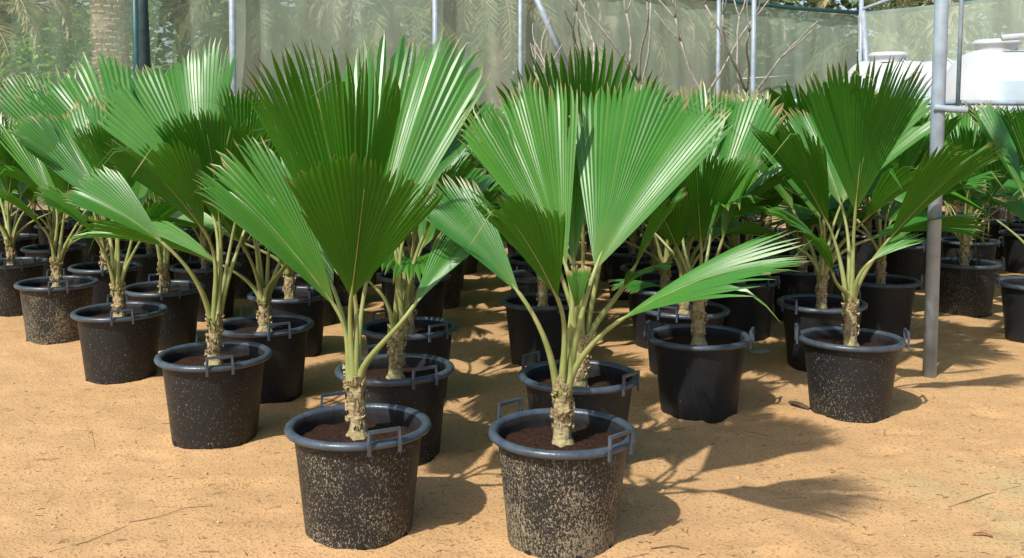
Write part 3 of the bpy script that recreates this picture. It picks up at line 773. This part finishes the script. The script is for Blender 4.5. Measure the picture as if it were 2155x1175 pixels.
# ------------------------------------------------------------------ white tanks
def tank(x, y, rad, half, label, rz, ribs, lids):
    o = empty('water_tank', (x, y, 0), rz); tag(o, label, 'tank', 'white water tanks')
    prof = []; n = 64
    for i in range(n + 1):
        t = -1 + 2 * i / n; xx = t * half; e = max(0, (abs(t) - .74) / .26)
        r_ = rad * math.sqrt(max(0, 1 - e ** 2.3)) ; r_ += .035 * (abs(math.sin(ribs * math.pi * (t + 1) / 2)) ** .6 - .7) * (1 - e); prof.append((xx, max(r_, .01)))
    v = []; f = []; m = 40
    for (xx, r_) in prof:
        for k in range(m):
            a = 2 * math.pi * k / m; v.append((xx, r_ * math.cos(a), rad + .25 + r_ * math.sin(a)))
    for i in range(n):
        for k in range(m): f.append((i * m + k, i * m + (k + 1) % m, (i + 1) * m + (k + 1) % m, (i + 1) * m + k))
    b = MB(); b.add(v, f); b.build('body', M_TANK, o)
    v = []; f = []; K = 9; idx = [i for i in range(n + 1) if abs(prof[i][0]) < half * .86]     # blue-grey shell: bluish shade of the side facing the palms, put into colour
    for i in idx:
        for k in range(K):
            a = R(180 - 8 + (52 * k / (K - 1) - 22)) ; a = math.pi + R(-34 + 60 * k / (K - 1)); rr_ = prof[i][1] + .012
            v.append((prof[i][0], rr_ * math.cos(a), rad + .25 + rr_ * math.sin(a)))
    for i in range(len(idx) - 1):
        for k in range(K - 1): f.append((i * K + k, i * K + k + 1, (i + 1) * K + k + 1, (i + 1) * K + k))
    b = MB(); b.add(v, f); b.build('side_shade', M_TANKSHADE, o)
    for sx_ in (-.42, .0, .42):
        b = MB(); pts = []
        for k in range(25):
            a = math.pi * k / 24; rr_ = rad + .03; pts.append((sx_ * half, rr_ * math.cos(a), rad + .25 + rr_ * math.sin(a)))
        b.tube(pts, .022, 6); b.build('seam_rib', M_TANK, o)
    for xx in lids:
        b = MB(); b.lathe([(.30, 0), (.31, .10), (.36, .11), (.36, .15), (.30, .19), (.0, .21)], 24); l_ = b.build('lid', M_TANK, o); l_.location = (xx, 0, 2 * rad + .22)
    for xx in (-half * .45, half * .45):
        b = MB(); b.box((xx, 0, .17), (.25, rad * 1.3, .36)); b.build('saddle', M_TANK, o, smooth=False)
    return o
t1 = tank(9.1, 15.5, 1.2, 2.4, 'large white water tank with pipework on top at the right edge', R(-6), 3, (-1.55,))
b = MB(); b.tube([(-1.65, -.5, 2.80), (-.6, -.5, 2.88), (.6, -.5, 2.95)], .05, 12); b.build('pipe', M_TANKPIPE, t1)
b = MB(); b.tube([(-1.1, -.5, 2.4), (-1.1, -.5, 2.84)], .04, 10); b.build('pipe_leg', M_TANKPIPE, t1)
b = MB(); b.tube([(-.72, -.5, 2.3), (-.72, -.5, 3.0)], .055, 10); b.build('pipe_leg', M_TANKPIPE, t1)
tank(7.95, 18.4, 1.2, 1.9, 'white ribbed water tank left of the thick post top, farther back', R(-8), 5, (-1.0,))

# ------------------------------------------------------------------ bare branching shrubs before the net
def bare_shrub(px, depth, h, label, seed, stems):
    x = (px - 1077.5) / 2100 * depth
    o = empty('bare_shrub', (x, depth, 0)); tag(o, label, 'bare shrub', 'leafless shrubs before the net'); r = random.Random(seed)
    for s_ in range(stems):
        b = MB()
        def grow(p, dr, ln, rad, lv):
            pts = [p]; rads = [rad]; q = p.copy(); dd = dr.copy(); n = 6
            for i in range(n):
                dd = (dd + Vector((r.uniform(-.2, .2), r.uniform(-.2, .2), .06))).normalized(); q = q + dd * ln / n; pts.append(q.copy()); rads.append(rad * (1 - .35 * (i + 1) / n))
            b.tube(pts, rads, 7)
            if lv > 0:
                for _ in range(r.choice((2, 2, 3)) if lv > 1 else 2):
                    a = r.uniform(0, 6.28); sp_ = r.uniform(.35, .85)
                    grow(q, (dd + Vector((math.cos(a) * sp_, math.sin(a) * sp_, .25))).normalized(), ln * r.uniform(.45, .75), rads[-1] * .85, lv - 1)
        a = r.uniform(0, 6.28)
        grow(Vector((r.uniform(-.1, .1), r.uniform(-.1, .1), 0)), Vector((math.cos(a) * .16, math.sin(a) * .16, 1)).normalized(), h * r.uniform(.50, .56), .036, 2)
        b.build('stem', M_BARE, o)
bare_shrub(1245, 13.6, 3.4, 'leafless grey shrub with forked tips, leftmost above the dark spiky fan', 3, 2)
bare_shrub(1335, 13.8, 3.8, 'leafless shrub with thin upright stems right of the dark spiky fan', 8, 2)
bare_shrub(1450, 13.7, 3.6, 'leafless shrub with a cluster of stems before the net near the thin post', 15, 2)
bare_shrub(1545, 13.9, 3.9, 'leafless shrub with a strong forked stem, rightmost of the bare shrubs', 23, 1)

# ------------------------------------------------------------------ beyond the net
def pinnate(name, mat, L, seed, drop, npair=46, leaf=.42):
    r = random.Random(seed); b = MB(); pts = []; q = Vector((0, 0, 0)); e = R(58); n = 22
    for i in range(n):
        pts.append(q.copy()); t = i / n; e2 = e - R(drop) * t ** 1.15; q = q + Vector((math.cos(e2), 0, math.sin(e2))) * L / n
    b.tube(pts, [.03 * (1 - .85 * i / n) for i in range(n)], 5)
    for k in range(npair):
        t = .12 + .86 * k / npair; i = min(n - 2, int(t * n)); p = pts[i].lerp(pts[i + 1], t * n - i) if i + 1 < n else pts[-1]
        tg = (pts[i + 1] - pts[i]).normalized(); sd = Vector((0, 1, 0)); up = sd.cross(tg) * -1
        for s_ in (-1, 1):
            ln = leaf * (.65 + .5 * math.sin(math.pi * min(1, t * .9 + .1))) * r.uniform(.8, 1.1)
            dv = (tg * r.uniform(.7, 1.0) + sd * s_ * r.uniform(.5, .9) + Vector((0, 0, r.uniform(-.35, .15)))).normalized()
            wv = dv.cross(Vector((0, 0, 1))).normalized() * .020; e_ = p + dv * ln - Vector((0, 0, .06 * ln)); md = p + dv * ln * .5
            b.add([p, md + wv, e_, md - wv], [(0, 1, 2, 3)])
    return b.mesh(name, mat, smooth=False)
FR_TAN = [pinnate('frond', M_DATE, 3.2, 60 + k, 150 + 12 * k) for k in range(3)]
FR_GRN = [pinnate('frond', M_DATEG, 3.2, 70 + k, 95 + 20 * k) for k in range(3)]
SCAR = None
def date_palm(x, y, h, label, seed, scars=False, nf=26, tan=.5, s=1.0):
    r = random.Random(seed); o = empty('date_palm', (x, y, 0), r.uniform(0, 6.28)); tag(o, label, 'palm tree', 'date palms beyond the net')
    b = MB(); n = 12; b.tube([(0, 0, -.2)] + [(.03 * math.sin(i), .03 * math.cos(i * 1.7), h * i / n) for i in range(n + 1)], [.33] + [.30 + .02 * math.sin(i * 2.1) for i in range(n + 1)], 18)
    b.build('trunk', M_DTRUNK, o)
    if scars:
        b = MB(); b.add([(.285, -.075, -.05), (.285, .075, -.05), (.285, .05, .06), (.285, -.05, .06), (.335, -.06, .035), (.335, .06, .035), (.33, .045, .06), (.33, -.045, .06)],
                        [(0, 1, 5, 4), (4, 5, 6, 7), (1, 2, 6, 5), (0, 4, 7, 3), (3, 7, 6, 2)]); me = b.mesh('leaf_base', M_SCAR, smooth=False)
        for j in range(int((h - 1.5) / .115)):
            for i in range(12):
                c = link('leaf_base', me, o); c.location = (0, 0, 1.5 + j * .115 + r.uniform(-.02, .02)); k_ = r.uniform(.97, 1.06); c.scale = (k_, r.uniform(.9, 1.15), r.uniform(.8, 1.2))
                c.rotation_euler = (0, 0, 2 * math.pi * (i + .5 * (j % 2)) / 12 + r.uniform(-.06, .06))
    for i in range(nf):
        me = r.choice(FR_TAN) if r.random() < tan else r.choice(FR_GRN)
        f_ = link('frond', me, o); f_.location = (0, 0, h - r.uniform(0, .5)); f_.rotation_euler = (0, R(r.uniform(-30, 45)), i * 2.4 + r.uniform(-.3, .3)); k_ = s * r.uniform(.8, 1.1); f_.scale = (k_, k_, k_)
DP = [(-7.35, 15.6, 5.6, 'date palm with thick scarred trunk behind the net at upper left', True, .5),
      (-10.4, 16.2, 4.2, 'date palm with hanging dry fronds behind the net at the far left edge', False, .85),
      (-5.2, 17.2, 4.6, 'date palm behind the net beside the dark wrapped post', False, .6),
      (-2.6, 18.0, 4.8, 'date palm hanging pale dry fronds behind the net above the front left palm', False, .8),
      (-.3, 18.6, 5.0, 'date palm behind the net left of the slanted brace', False, .8),
      (2.2, 19.8, 4.8, 'date palm behind the net and the leftmost bare shrubs', False, .5),
      (4.6, 21.6, 5.0, 'date palm behind the net and the rightmost bare shrubs', False, .5),
      (9.3, 21.4, 4.6, 'bushy pale date palm over the corner of the right net', False, .6),
      (11.6, 19.3, 4.2, 'bushy pale date palm behind the net above the white tanks', False, .6),
      (13.6, 17.2, 4.4, 'date palm behind the net at the right picture edge', False, .6)]
for i, (x, y, h, lb, sc_, tn) in enumerate(DP): date_palm(x, y * 1.1 + 1.2, h - (.0 if sc_ else .9), lb, 40 + i, sc_, 34, tn)
def leafy(name, x, y, z0, rx, rz, n, leaf, mat, label, cat, group, seed, trunk=True):
    r = random.Random(seed); o = empty(name, (x, y, 0)); tag(o, label, cat, group); b = MB()
    cl = [(Vector((r.gauss(0, .5) * rx, r.gauss(0, .5) * rx, z0 + rz + r.gauss(0, .5) * rz)), r.uniform(.25, .55) * rx) for _ in range(26)]
    for i in range(n):
        c, q = r.choice(cl); p = c + Vector((r.gauss(0, 1), r.gauss(0, 1), r.gauss(0, .8))) * q * .5
        if p.z < .1: p.z = .1 + r.random() * .3
        a = Vector((r.uniform(-1, 1), r.uniform(-1, 1), r.uniform(-.4, .6))).normalized(); bb = a.cross(Vector((r.uniform(-1, 1), r.uniform(-1, 1), 1))).normalized()
        l = leaf * r.uniform(.6, 1.2); b.add([p, p + a * l * .5 + bb * l * .3, p + a * l, p + a * l * .5 - bb * l * .3], [(0, 1, 2, 3)])
    b.build('crown', mat, o, smooth=False)
    b = MB()
    for k in range(4):
        a = r.uniform(0, 6.28); b.tube([(0, 0, -.1), (math.cos(a) * .1, math.sin(a) * .1, z0 + rz * .3), (math.cos(a) * rx * .4, math.sin(a) * rx * .4, z0 + rz * 1.2)], [.09, .06, .02], 7)
    b.build('trunk', M_BARE, o)
leafy('leafy_bush', -8.75, 18.6, .4, 1.2, 1.7, 5200, .15, M_BUSH, 'bright green leafy bush behind the net left of the scarred trunk', 'bush', 'bushes beyond the net', 1)
leafy('leafy_bush', -7.0, 20.4, .4, 1.2, 1.5, 4200, .15, M_BUSH, 'bright green leafy bush behind the net right of the scarred trunk', 'bush', 'bushes beyond the net', 2)
TL = ['tree standing far behind the net at upper left', 'tree standing far behind the net above the front left palm', 'tree standing far behind the net above the centre palms',
      'tree standing far behind the net above the bare shrubs', 'tree standing far behind the net near the far corner', 'tree standing far behind the right net']
for i, (x, y) in enumerate(((-13, 26), (-7, 27), (-1.5, 28.5), (4, 30), (10, 32), (16, 29))):
    leafy('background_tree', x, y, .2, 3.4, 3.0, 7000, .42, M_TREE, TL[i], 'tree', 'trees far behind the net', 20 + i)

# ------------------------------------------------------------------ small things on the sand
def clods():
    r = random.Random(5); b = MB()
    for i in range(11000):
        y = 2.8 + 6.2 * r.random() ** 1.7; x = (r.random() - .5) * 1.25 * y; s = r.uniform(.002, .006) * (1 if r.random() < .95 else 2.0)
        z = gz(x, y) + s * .15; rr = [s * r.uniform(.6, 1.3) for _ in range(6)]
        v = [(x + rr[0], y, z), (x, y + rr[1], z), (x - rr[2], y, z), (x, y - rr[3], z), (x, y, z + rr[4] * .8), (x, y, z - rr[5])]
        b.add(v, [(0, 1, 4), (1, 2, 4), (2, 3, 4), (3, 0, 4), (1, 0, 5), (2, 1, 5), (3, 2, 5), (0, 3, 5)])
    tag(b.build('sand_clods', M_SAND, smooth=False), 'small clods and grains strewn over the sand', 'clods', kind='stuff')
    b = MB()
    for i in range(1500):
        y = 2.8 + 5.5 * r.random() ** 1.6; x = (r.random() - .5) * 1.25 * y; a = r.gauss(.1, .6); ln = r.uniform(.008, .035) if r.random() < .93 else r.uniform(.05, .14)
        p = Vector((x, y, gz(x, y) + .002)); k = r.uniform(-.25, .25); dv = Vector((math.cos(a), math.sin(a), 0)); nv = Vector((-dv.y, dv.x, 0))
        b.tube([p, p + dv * ln * .5 + nv * ln * k * .3 + Vector((0, 0, .002)), p + dv * ln], r.uniform(.0006, .0013), 4, cap=False)
    tag(b.build('dry_litter', M_STRAW, smooth=False), 'bits of dry straw scattered over the sand', 'litter', kind='stuff')
clods()
def twig(pts, rad, label, mat=M_STRAW, name='twig'):
    rad *= .65; b = MB(); P_ = [Vector((x, y, gz(x, y) + rad * .8 + z)) for (x, y, z) in pts]; b.tube(P_, [rad * (1 - .5 * i / (len(P_) - 1)) for i in range(len(P_))], 6)
    tag(b.build(name, mat), label, name.replace('_', ' '), 'twigs on the sand')
twig([(-1.47, 3.757, 0), (-1.38, 3.801, .003), (-1.30, 3.890, .002), (-1.20, 3.923, 0)], .0022, 'long curved straw on the sand below the palm left of the front pair')
twig([(-1.66, 3.503, 0), (-1.56, 3.580, .002), (-1.47, 3.724, 0)], .0024, 'dark bent twig near the lower left corner of the sand')
twig([(-1.79, 5.028, 0), (-1.70, 5.039, .002), (-1.62, 5.061, 0)], .0024, 'short straight twig lying left of the dark-leaved palm pot')
twig([(-2.2, 4.917, 0), (-2.1, 4.906, .003), (-2.02, 4.752, 0), (-1.98, 4.663, 0)], .002, 'hooked twig on the sand below the thin-stalked palm')
twig([(1.75, 3.923, 0), (1.95, 4.044, .002), (2.15, 4.144, 0)], .003, 'long thin stick near the right edge of the sand')
twig([(.50, 3.514, .002), (.58, 3.536, .004), (.64, 3.519, .002)], .004, 'pale curved dry leaf strip right of the speckled front pot', name='leaf_strip')
b = MB(); v = []; f = []; r = random.Random(2)
b.tube([(-.05, .04, .016), (-.01, .0, .022), (.03, -.04, .018), (.05, -.055, .014)], [.012, .018, .016, .008], 7, flat=.7)
o = b.build('wood_chunk', M_WOOD, smooth=False); o.location = (1.55, 5.31, 0); o.rotation_euler = (0, 0, R(-15)); tag(o, 'dark chunk of old wood lying left of the right front pot', 'wood')
def stone(x, y, sx_, sy_, sz_, mat, name, label, cat, seed):
    import bmesh
    bm = bmesh.new(); bmesh.ops.create_icosphere(bm, subdivisions=3, radius=1)
    for q in bm.verts:
        k = 1 + .28 * noise.noise(q.co * 1.6 + Vector((seed, 0, 0))); q.co = Vector((q.co.x * sx_ * k, q.co.y * sy_ * k, q.co.z * sz_ * k))
    me = bpy.data.meshes.new(name); bm.to_mesh(me); bm.free(); me.materials.append(mat)
    o = link(name, me); o.location = (x, y, gz(x, y) + sz_ * .4); tag(o, label, cat)
stone(1.64, 6.55, .085, .06, .018, M_STONE, 'flat_stone', 'flat pale greenish stone lying right of the clean black pot', 'stone', 3)
stone(.475, 3.95, .022, .018, .016, M_SAND, 'sand_lump', 'small sand lump touching the speckled front pot on its right', 'lump', 5)
b = MB(); b.add([(-.035, .012, .002), (0, .004, .012), (.035, -.012, .004), (.03, -.022, .003), (-.002, -.008, .009), (-.032, .004, .002)], [(0, 5, 4, 1), (1, 4, 3, 2)])
o = b.build('fallen_leaf', M_RED); o.location = (1.75, 3.64, .006); tag(o, 'small red-brown fallen leaf at the lower right', 'leaf')
